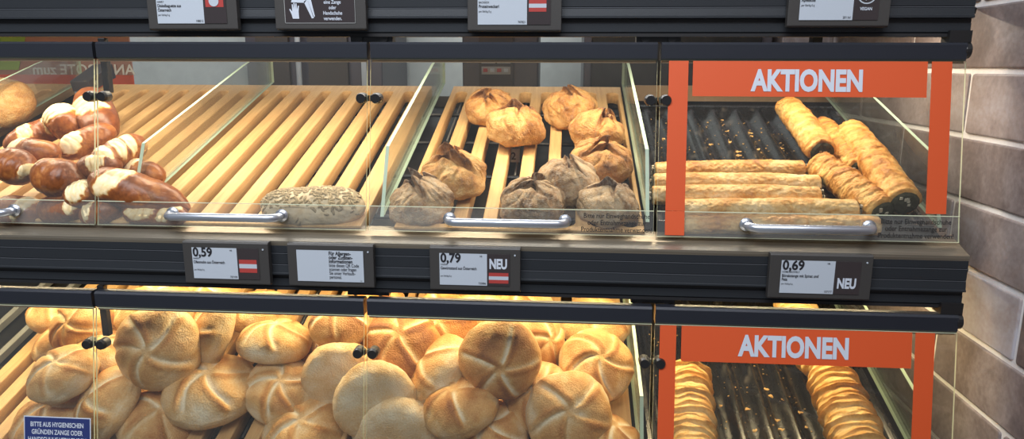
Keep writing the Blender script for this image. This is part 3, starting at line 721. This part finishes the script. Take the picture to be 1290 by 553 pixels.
for it in range(80):                                             # settle the pile: rolls that would share space move apart in depth
    for i in range(len(KR)):
        for j in range(i):
            d = np.linalg.norm(cen[i] - cen[j]); m_ = .080
            if d < m_:
                fa, ne = (i, j) if dep[i] > dep[j] else (j, i); s_ = (m_ - d) * .3
                dep[fa] += s_; dep[ne] -= s_
                for q_ in (fa, ne): cen[q_] = CAM + rays[q_] * dep[q_]
    for i in range(len(KR)):
        while height_over(cen[i], 1) < .034: dep[i] -= .002; cen[i] = CAM + rays[i] * dep[i]
        while cen[i][1] < -.022: dep[i] += .002; cen[i] = CAM + rays[i] * dep[i]
for r, c, d in zip(KR, cen, dep):
    Rr = min(.073, max(.052, r[2] * d / FPX / 2 * 1.0))
    place(KV[r[6]], 'kaiser_roll', c, orient(r[3], r[4]), Rr, r[7], 'bread roll', 'kaiser rolls piled on the lower shelf')

def rustic_mesh(seed, crest=.40, nub=0.):
    rg = random.Random(seed); o = seed * 5.3; ears = []
    for k in range(3): ears.append((rg.uniform(0, 6.28) if k else rg.uniform(-.3, .3), (rg.uniform(-.15, .1), rg.uniform(.10, .30), rg.uniform(.30, .45))[k], rg.uniform(-.6, .6), crest * (1, .7, .5)[k] * rg.uniform(.8, 1.1), rg.uniform(.45, .75)))
    nf = rg.choice((3, 4, 5))
    def fn(t, a):
        rho = math.sin(t) ** .85; ct = math.cos(t); top = ct > 0
        z = .70 * max(0, ct) ** .9 if top else -.52 * math.tanh(1.7 * abs(ct))
        x, y = rho * math.cos(a), rho * math.sin(a)
        n1 = nz((x, y, z), 1.4, o); n2 = nz((x, y, z), 3.5, o); n3 = nz((x, y, z), 9, o); n4 = nz((x, y, z), 20, o)
        up = ss(-.05, .45, ct)
        pl = abs(noise.noise(Vector((nf * a / 2.2 + 1.5 * n1 + o, 1.2 * rho, o)))); crease = (1 - ss(0, .22, pl)) * ss(.12, .4, rho) * ss(-.3, .5, ct)
        dd = 1 + .15 * n1 + .07 * n2 + .022 * n3 + .006 * n4 - .055 * crease
        p = Vector((x, y, z)) * dd
        c = .46 + .24 * n1 + .28 * n2 + .14 * n3 + .10 * crease
        for an, off, bend, hh, ln in ears:
            ca, sa = math.cos(an), math.sin(an); u_ = x * ca + y * sa; v = -x * sa + y * ca
            xc = u_ - off - bend * v * v - .05 * n2; win = math.exp(-(v / ln) ** 4) * up
            step = ss(-.05, .03, xc) * math.exp(-max(0, xc) / .26)
            dig = math.exp(-((xc + .10) / .09) ** 2)
            p.z += hh * step * win - .16 * dig * win; p.x -= .16 * ca * step * win; p.y -= .16 * sa * step * win
            c += (.48 * math.exp(-((xc - .02) / .045) ** 2) + .22 * dig * (hh / crest)) * win * (1 if hh > .6 * crest else .55)
        if nub:
            q_ = math.exp(-((x * x + y * y) / .035)) * up; p.z += nub * q_; c += .4 * q_
        if not top: c = .34 + .2 * n1 + .14 * n2 + .1 * n3
        return p, max(0, min(1, c))
    return sph(96, 170, fn, 'rustic_roll', M['rustic'])
RV = [rustic_mesh(*q_) for q_ in ((11, .20, .20), (22, .24), (33, .32), (44, .27), (57, .22))]
RR = [
 (617, 137, 62, (-.1, .75, .65), .9, 1, 0, 'golden rustic roll at the back left, touching the pointed one in front'),
 (648, 162, 76, (0, .93, .35), 1.45, 0, 0, 'golden rustic roll with a dark pointed tip beside the number tag'),
 (719, 138, 70, (-.05, .85, .5), .5, 3, 0, 'golden rustic roll with open folds, rearmost on the right'),
 (752, 168, 74, (.1, .9, .45), 2.3, 1, 0, 'golden rustic roll second from the back in the right hand row'),
 (757, 205, 80, (.1, .85, .5), 2.9, 4, 0, 'golden rustic roll with a broad flat front, third from the back by the divider'),
 (571, 224, 84, (0, .88, .45), 1.0, 2, 0, 'brown rustic roll with twisted peak behind the left end of the handle'),
 (523, 264, 88, (-.15, .9, .4), .4, 2, 1, 'floured rustic roll in painted grey shade at the front left corner by the middle joint'),
 (716, 230, 82, (.05, .85, .5), .25, 3, 1, 'floured rustic roll in painted grey shade with a split ridge, behind the front row'),
 (670, 262, 90, (0, .9, .4), 2.6, 4, 1, 'floured rustic roll in painted shade right behind the handle near its right end'),
 (765, 264, 82, (0, .92, .4), 1.5, 0, 1, 'floured rustic roll in painted shade with a small knob behind the black lettering'),
]
for px, py, w, ax, sp_, v, fl, lab in RR:
    p = on_tray(px, py, .028, 0); d = float((p - CAM) @ FWD); Rr = w * d / FPX / 2 * .98
    p = on_tray(px, py, .5 * Rr + .001, 0); p[1] = max(p[1], Rr - .035); 
    o = place(RV[v], 'rustic_roll', p, orient(ax, sp_), Rr, lab, 'bread roll', 'rustic rolls on the upper slatted tray')
    if fl: o.material_slots[0].link = 'OBJECT'; o.material_slots[0].material = M['rustic_flour_shade']

# swept bread: closed tapered tube along local X, radius 1 profile
def stick_mesh(name, m, half, rad, crustfn, ns=110, na=48, flat=.85, taper=(.5, .5), blunt=.35, bend=0.):
    V = []; cr = []; F = []
    for i in range(ns + 1):
        u_ = -1 + 2 * i / ns; e = 1.0
        edge = 1 - abs(u_); L_ = blunt * rad / half
        if edge < L_: e = math.sqrt(max(0, 1 - (1 - edge / L_) ** 2))
        tp_ = 1 - (taper[0] * max(0, -u_) ** 2.2 + taper[1] * max(0, u_) ** 2.2)
        for j in range(na):
            a = 2 * math.pi * j / na; dr, c = crustfn(u_, a)
            r = max(1e-5, rad * e * tp_ * (1 + dr))
            V.append((u_ * half, r * math.cos(a), r * math.sin(a) * flat + bend * (1 - u_ * u_))); cr.append(max(0, min(1, c)))
    for i in range(ns):
        for j in range(na): F.append((i * na + j, (i + 1) * na + j, (i + 1) * na + (j + 1) % na, i * na + (j + 1) % na))
    F += [tuple(range(na)), tuple(range(ns * na, (ns + 1) * na))[::-1]]
    me = bpy.data.meshes.new(name); me.from_pydata(V, [], F); me.materials.append(m)
    me.polygons.foreach_set('use_smooth', [True] * (len(F) - 2) + [False] * 2)
    at = me.attributes.new('crust', 'FLOAT', 'POINT'); at.data.foreach_set('value', cr); me.update()
    return me
def between(A, B, updir=TN, rollang=0.):
    A, B = Vector(A), Vector(B); x = (B - A).normalized(); z = Vector(updir); z = (z - x * z.dot(x)).normalized(); y = z.cross(x)
    m = Matrix((x, y, z)).transposed() @ Matrix.Rotation(rollang, 3, 'X'); return m, (A + B) / 2, (B - A).length
def behind_pane(px, py, P, r, y0=-.040):
    if P[1] - r >= y0: return P
    d = ray(px, py); return CAM + d * ((y0 + r - CAM[1]) / d[1])
# lye rolls
PS = [
 (130, 166, 113, 122, 46, .05, .05, [(-.2, .5)], 'tall lye roll at the back beside the first joint'),
 (97, 168, 70, 142, 42, .04, .06, [(.35, .75)], 'lye roll with a broad cream top left of the tall one'),
 (8, 186, 78, 156, 34, .03, .04, [(-.3, .3), (.5, .25)], 'long lye roll with cream splits lying along the left divider'),
 (76, 194, 142, 163, 36, .05, .06, [(-.55, .45)], 'brown lye roll with cream left half crossing the first joint'),
 (118, 212, 178, 178, 38, .06, .06, [(-.1, .22), (.3, .22), (-.6, .25)], 'lye roll with several cream slits just right of the first joint'),
 (14, 192, 72, 194, 38, .06, .06, [(-.6, .4)], 'light brown lye roll with a cream left end in the left group'),
 (-6, 202, 42, 218, 48, .08, .07, [(.9, .25)], 'dark lye roll cut by the left edge of the frame'),
 (46, 218, 104, 230, 54, .08, .07, [(-.85, .2)], 'large dark lye roll with a cream left seam in the left group'),
 (98, 212, 152, 208, 34, .06, .055, [(0, .5)], 'cream topped lye roll behind the big pointed one'),
 (160, 213, 204, 224, 34, .035, .03, [(-.6, .5)], 'short lye roll with a cream left end on the slats'),
 (116, 226, 236, 262, 52, .06, .03, [(-.4, .28)], 'biggest lye loaf, pointed to the right, on the slats'),
 (84, 250, 124, 240, 36, .07, .07, [(.2, .7)], 'cream coloured lye roll in front of the first joint'),
 (-4, 262, 54, 270, 42, .045, .045, [(.4, .3)], 'lye roll behind the lip at the left edge handle'),
 (52, 266, 112, 258, 42, .045, .045, [(.7, .35)], 'lye roll behind the lip left of the first joint'),
 (104, 272, 150, 262, 36, .03, .03, [(-.2, .3)], 'lye roll behind the lip right of the first joint'),
 (158, 268, 236, 274, 30, .025, .02, [(-.3, .6), (.5, .3)], 'pale lye roll behind the lip below the big pointed loaf'),
]
def pretzel_fn(cuts, o, a0):
    def fn(u_, a):
        ca, sa = math.cos(a), math.sin(a)
        n1 = noise.noise(Vector((u_ * 1.7 + o, ca, sa))); n2 = noise.noise(Vector((u_ * 6 + o, 3 * ca, 3 * sa))); n3 = noise.noise(Vector((u_ * 16 + o, 8 * ca, 8 * sa)))
        da = (a - a0 + math.pi) % (2 * math.pi) - math.pi; g = rim = 0
        for c0, w in cuts:
            d = math.hypot((u_ - c0 + .16 * da) / w, da / 1.45) + .16 * n2 + .07 * n3
            g = max(g, 1 - ss(.70, .92, d)); rim = max(rim, math.exp(-((d - .98) / .13) ** 2))
        und = ss(.6, .95, -sa) * .22; st = abs(math.sin(u_ * 14 + 2 * n1 + da))
        return .08 * n1 + .03 * n2 + .012 * n3 + .07 * g + .05 * rim + .035 * g * st, (.70 + .20 * n1 + .14 * n2 + .08 * n3) * (1 - g) + g * (.07 + .14 * n2 + .16 * (1 - st) ** 3) - und
    return fn
for i, (ax_, ay_, bx_, by_, w, ha, hb, cuts, lab) in enumerate(PS):
    A, B = on_tray(ax_, ay_, ha, 0), on_tray(bx_, by_, hb, 0)
    rr = w * float(((A + B) / 2 - CAM) @ FWD) / FPX / 2; A, B = behind_pane(ax_, ay_, A, rr), behind_pane(bx_, by_, B, rr); rot, mid, ln = between(A, B)
    d = float((np.array(mid) - CAM) @ FWD); rad = w * d / FPX / 2
    half = max(ln / 2 + rad * .15, rad * 1.15)
    me = stick_mesh('lye_roll', M['pretzel'], half, rad, pretzel_fn(cuts, i * 4.1, 2.05 if bx_ > ax_ + 5 else 1.15), 100, 64, .92, (.25, .6) if i == 10 else (.22, .22), 1.0)
    o = place(me, 'lye_roll', mid, rot, 1.0, lab, 'bread roll', 'lye rolls at the left of the upper shelf')
# seeded round roll at the very left edge
def seedfn(t, a):
    rho = math.sin(t); z = .62 * math.cos(t); x, y = rho * math.cos(a), rho * math.sin(a)
    n1 = nz((x, y, z), 2, 4); n2 = nz((x, y, z), 9, 8); return Vector((x, y, z)) * (1 + .05 * n1 + .03 * n2), .45 + .3 * n2 + .2 * n1
me = sph(40, 72, seedfn, 'seeded_roll', M['rustic']); p = on_tray(-2, 130, .035, 0)
place(me, 'seeded_roll', p, orient((.2, .6, .7), 0), .062, 'golden grainy roll cut by the left edge on the far left tray', 'bread roll', None)

# seeded loaf
A, B = behind_pane(340, 261, on_tray(340, 261, .03, 0), .037), behind_pane(450, 261, on_tray(450, 261, .03, 0), .037); rot, mid, ln = between(A, B)
def loaffn(u_, a):
    n1 = noise.noise(Vector((u_ * 2.2 + 3, 1.3 * math.cos(a), 1.3 * math.sin(a)))); n2 = noise.noise(Vector((u_ * 9, 4 * math.cos(a), 4 * math.sin(a))))
    return .08 * n1 + .03 * n2, .32 + .3 * n1 + .25 * n2
LR = .0345
me = stick_mesh('seed_loaf', M['seedloaf'], ln / 2 + .012, LR, loaffn, 90, 60, .82, (.18, .18), 1.1)
loaf = place(me, 'seed_loaf', mid, rot, 1.0, 'oblong pale loaf covered with seeds at the front of the empty slatted tray', 'loaf', None)
q = MB(); rg = random.Random(5); hl = ln / 2 + .012
for _ in range(330):
    u_ = rg.uniform(-.92, .92); a = rg.gauss(math.pi / 2 + .1, .55); a = max(.0, min(math.pi + .3, a)); dr, _c = loaffn(u_, a)
    edge = 1 - abs(u_); L_ = 1.1 * LR / hl; e = math.sqrt(max(0, 1 - (1 - edge / L_) ** 2)) if edge < L_ else 1
    r = LR * e * (1 - .18 * abs(u_) ** 2.2) * (1 + dr)
    c = Vector((u_ * hl, r * math.cos(a), r * .82 * math.sin(a))); nn = Vector((0, math.cos(a), math.sin(a)))
    tx = Vector((1, 0, 0)); ty = nn.cross(tx); an = rg.uniform(0, 6.3); ex = tx * math.cos(an) + ty * math.sin(an); ey = nn.cross(ex)
    l_, w_, h_ = rg.uniform(.0042, .0062), rg.uniform(.0018, .0028), .0014
    ring = [c + ex * (l_ * math.cos(k * math.pi / 4)) + ey * (w_ * math.sin(k * math.pi / 4)) - nn * .0004 for k in range(8)]
    rin2 = [c + ex * (.6 * l_ * math.cos(k * math.pi / 4)) + ey * (.6 * w_ * math.sin(k * math.pi / 4)) + nn * h_ for k in range(8)]
    q.add(ring + rin2, [(k, (k + 1) % 8, 8 + (k + 1) % 8, 8 + k) for k in range(8)] + [tuple(range(8, 16))], 'seed')
sd = q.build('seed_topping', loaf, smooth=True); sd['kind'] = 'stuff'

# filo sticks
def filo_fn(o, wrap, amp, ends=True):
    def fn(u_, a):
        n1 = noise.noise(Vector((u_ * 3 + o, 1.2 * math.cos(a), 1.2 * math.sin(a)))); n2 = noise.noise(Vector((u_ * 16 + o, 2.2 * math.cos(a), 2.2 * math.sin(a))))
        ph = (u_ * wrap + a / (2 * math.pi) + .25 * n1) % 1.0; saw = ph * (1 - ss(.86, 1.0, ph))
        cre = abs(noise.noise(Vector((u_ * 9 + a * .8 + o, math.cos(a) * 2.5, math.sin(a) * 2.5 + o))))
        return .08 * n1 + .05 * n2 + amp * saw - .10 * (1 - ss(0, .16, cre)), .30 + .3 * n1 + .22 * n2 + .30 * saw + .16 * ss(.5, 1, math.sin(a))
    return fn
def ridge_fn(o, nr):
    def fn(u_, a):
        ca, sa = math.cos(a), math.sin(a)
        n1 = noise.noise(Vector((u_ * 4 + o, 1.5 * ca, 1.5 * sa))); n2 = noise.noise(Vector((u_ * 14 + o, 2.2 * ca, 2.2 * sa))); n3 = noise.noise(Vector((u_ * 34 + o, 5 * ca, 5 * sa)))
        f = u_ * nr / 2 + .16 * math.sin(2 * a + .8) + .26 * n1 + .22 * n2; ph = f % 1.0; k = math.floor(f)
        am = .17 + .09 * math.sin(k * 2.4 + o)
        saw = (ph / .80) ** .8 if ph < .80 else (1 - (ph - .80) / .20) ** 1.5
        return .06 * n1 + .04 * n2 + .02 * n3 + am * saw - .1, .10 + .42 * saw ** 2 + .30 * n2 + .18 * n1 + .18 * n3
    return fn
BS = [
 (824, 216, 1013, 213, 19, .020, 0, 'baked filo stick lying crosswise, rearmost of the five crosswise ones'),
 (822, 230, 1033, 232, 20, .022, 0, 'pale filo stick lying crosswise, second from the back'),
 (820, 246, 1033, 247, 24, .026, 0, 'thick pale filo stick lying crosswise, third from the back'),
 (850, 264, 1080, 264, 22, .022, 0, 'long filo stick lying crosswise behind the lip edge'),
 (845, 283, 1108, 284, 22, .022, 0, 'filo stick lying crosswise right behind the silver handle'),
 (992, 134, 1036, 192, 31, .040, 1, 'golden filo stick at the back, pointing away with dark filling showing'),
 (1034, 158, 1084, 214, 29, .028, 1, 'golden filo stick half hidden between two others near the wall'),
 (1070, 164, 1140, 256, 37, .046, 1, 'long golden filo stick nearest the tiled wall with filling at its front end'),
 (1030, 206, 1112, 268, 37, .030, 1, 'golden filo stick in front of the others, ending behind the lip'),
]
def filo_stick(i, A, B, rad, fn, m, lab, group, name='filo_stick', fill=True, ns=150):
    rot, mid, ln = between(A, B)
    me = stick_mesh(name, m, ln / 2, rad, fn, ns, 52, .9, (.06, .06), .22, .002)
    o = place(me, name, mid, rot, 1.0, lab, 'pastry', group)
    if fill:
        rg = random.Random(i); h = ln / 2
        for sgn in (-1, 1):
            q = MB(); V = []; n = 14; ctr = Vector((sgn * (h + .0012), 0, 0))
            for rr, xx in ((.80, -.0005), (.62, .0018), (.3, .0024)):
                for k in range(n):
                    a = 2 * math.pi * k / n; V.append((sgn * (h + xx + rg.uniform(-.0004, .0012)), rad * rr * math.cos(a), rad * rr * .9 * math.sin(a)))
            F = [(r_ * n + k, r_ * n + (k + 1) % n, (r_ + 1) * n + (k + 1) % n, (r_ + 1) * n + k) for r_ in range(2) for k in range(n)] + [tuple(range(2 * n, 3 * n))]
            q.add(V, F, 'filling')
            for _ in range(5):
                a, rr = rg.uniform(0, 6.3), rg.uniform(.1, .6) * rad; c = Vector((sgn * (h + .002), rr * math.cos(a), rr * .9 * math.sin(a))); e = .0018
                q.box(c.x - e, c.x + e, c.y - e, c.y + e, c.z - e, c.z + e, 'filling_pale')
            q.build('filling', o)['label'] = 'dark green filling with pale cheese bits'
    return o
for i, (ax_, ay_, bx_, by_, w, h, kind, lab) in enumerate(BS):
    A, B = on_tray(ax_, ay_, h, 0), on_tray(bx_, by_, h, 0); mid = (A + B) / 2; d = float((mid - CAM) @ FWD)
    r_ = max(.0155, w * d / FPX / 2 * 1.10); A, B = behind_pane(ax_, ay_, A, r_, -.037), behind_pane(bx_, by_, B, r_, -.037)
    filo_stick(i, A, B, max(.0155, w * d / FPX / 2 * 1.10), filo_fn(i * 7.3, 4 if kind else 1.3, .10 if kind else .04), M['filo_gold'] if kind else M['filo'], lab, 'smooth filo sticks on the upper baking tray')
for i, (ax_, ay_, bx_, by_, w, h, nr, lab) in enumerate([
 (866, 466, 872, 580, 58, .042, 15, 'ridged golden pastry stick at the left of the lower tray beside the orange strip'),
 (1043, 468, 1092, 585, 62, .042, 15, 'ridged golden pastry stick at the right of the lower tray, nearer one'),
 (996, 378, 1038, 466, 50, .042, 12, 'ridged golden pastry stick at the right of the lower tray, reaching behind the banner')]):
    A, B = on_tray(ax_, ay_, h, 1), on_tray(bx_, by_, h, 1); mid = (A + B) / 2; d = float((mid - CAM) @ FWD)
    filo_stick(20 + i, A, B, w * d / FPX / 2, ridge_fn(i * 9.1 + 50, nr), M['filo_gold'], lab, 'ridged pastry sticks on the lower baking tray', 'ridged_pastry_stick', False, 260)

# flakes and crumbs on the baking trays
def flake_mesh(seed):
    rg = random.Random(seed); n = 9; V = [(0, 0, .0015)]
    for k in range(n): a = 2 * math.pi * k / n; r = rg.uniform(.5, 1.0); V.append((.0048 * r * math.cos(a), .0034 * r * math.sin(a), rg.uniform(0, .0022)))
    V += [(x, y, z - .0012) for x, y, z in V]; n1 = n + 1
    F = [(0, 1 + k, 1 + (k + 1) % n) for k in range(n)] + [(n1, n1 + 1 + (k + 1) % n, n1 + 1 + k) for k in range(n)] + [(1 + k, n1 + 1 + k, n1 + 1 + (k + 1) % n, 1 + (k + 1) % n) for k in range(n)]
    me = bpy.data.meshes.new('pastry_flake'); me.from_pydata(V, [], F); me.materials.append(M['flake']); return me
FV = [flake_mesh(s) for s in range(4)]
UPF = [(325, 140), (370, 220), (372, 235), (415, 148), (420, 160), (447, 210), (537, 207), (80, 170), (307, 97), (336, 182), (290, 258), (265, 192)]
LOF = [(625, 165), (650, 205), (727, 228), (820, 300), (855, 385), (515, 280), (556, 405), (688, 345), (708, 398), (360, 260)]
rg = random.Random(9)
for k, lst, sc, ox, oy, lab in ((0, UPF, 3.07, 810, 120, 'golden pastry flake lying on the upper black corrugated tray'), (1, LOF, 4.607, 830, 455, 'golden pastry flake lying on the lower black corrugated tray')):
    for i, (u_, v_) in enumerate(lst):
        p = on_tray(ox + u_ / sc, oy + v_ / sc, .0095, k); s_ = rg.uniform(.8, 1.25)
        place(FV[i % 4], 'pastry_flake', p, orient((rg.uniform(-.2, .2), .95, .3), rg.uniform(0, 6)), (s_, s_, s_), lab, 'flake', 'pastry flakes on the %s baking tray' % ('upper' if k == 0 else 'lower'))
    q = MB()
    for _ in range(160):
        x = rg.uniform(.83, 1.10); s = rg.uniform(.05 if k else .19, .40); ph = ((x - .805) / .041) % 1; h = .0015 + .0095 * max(0., math.sin(math.pi * ph)) ** 2.2
        c = Vector(tray_pt(x, s, h + .001, k)); e = rg.uniform(.0005, .0013); q.box(c.x - e, c.x + e, c.y - e * .8, c.y + e * .8, c.z - e * .6, c.z + e * .6, 'flake')
    tag(q.build('crumbs'), 'fine pastry crumbs scattered over the %s black tray' % ('upper' if k == 0 else 'lower'), 'crumbs', None, 'stuff')

# ------------------------------------------------------------------ light
def area(name, loc, rot, sx, sy_, power, col):
    l = bpy.data.lights.new(name, 'AREA'); l.shape = 'RECTANGLE'; l.size = sx; l.size_y = sy_; l.energy = power; l.color = col
    o = bpy.data.objects.new(name, l); COL.objects.link(o); o.location = loc; o.rotation_euler = rot; return o
area('upper_shelf_lamp', (.15, .15, .090), (R_(2), 0, 0), 2.05, .022, 12, (1, .86, .66))
area('lower_shelf_lamp', (.15, .09, -.266), (R_(4), 0, 0), 2.05, .022, 9.5, (1, .79, .44))
area('ceiling_lamp', (.3, -1.5, 1.7), (R_(35), 0, 0), 3.0, 1.2, 112, (.95, .97, 1))
area('backroom_lamp', (.2, .95, 1.1), (0, 0, 0), 1.6, .4, 20, (.95, .98, 1))
w = bpy.data.worlds.new('world'); S.world = w; w.use_nodes = True
w.node_tree.nodes['Background'].inputs['Color'].default_value = (.80, .88, 1, 1); w.node_tree.nodes['Background'].inputs['Strength'].default_value = .24
S.view_settings.view_transform = 'Standard'; S.view_settings.look = 'None'
S.cycles.transparent_max_bounces = 32; S.cycles.max_bounces = 8; S.cycles.use_denoising = True
S.cycles.caustics_reflective = False; S.cycles.caustics_refractive = False
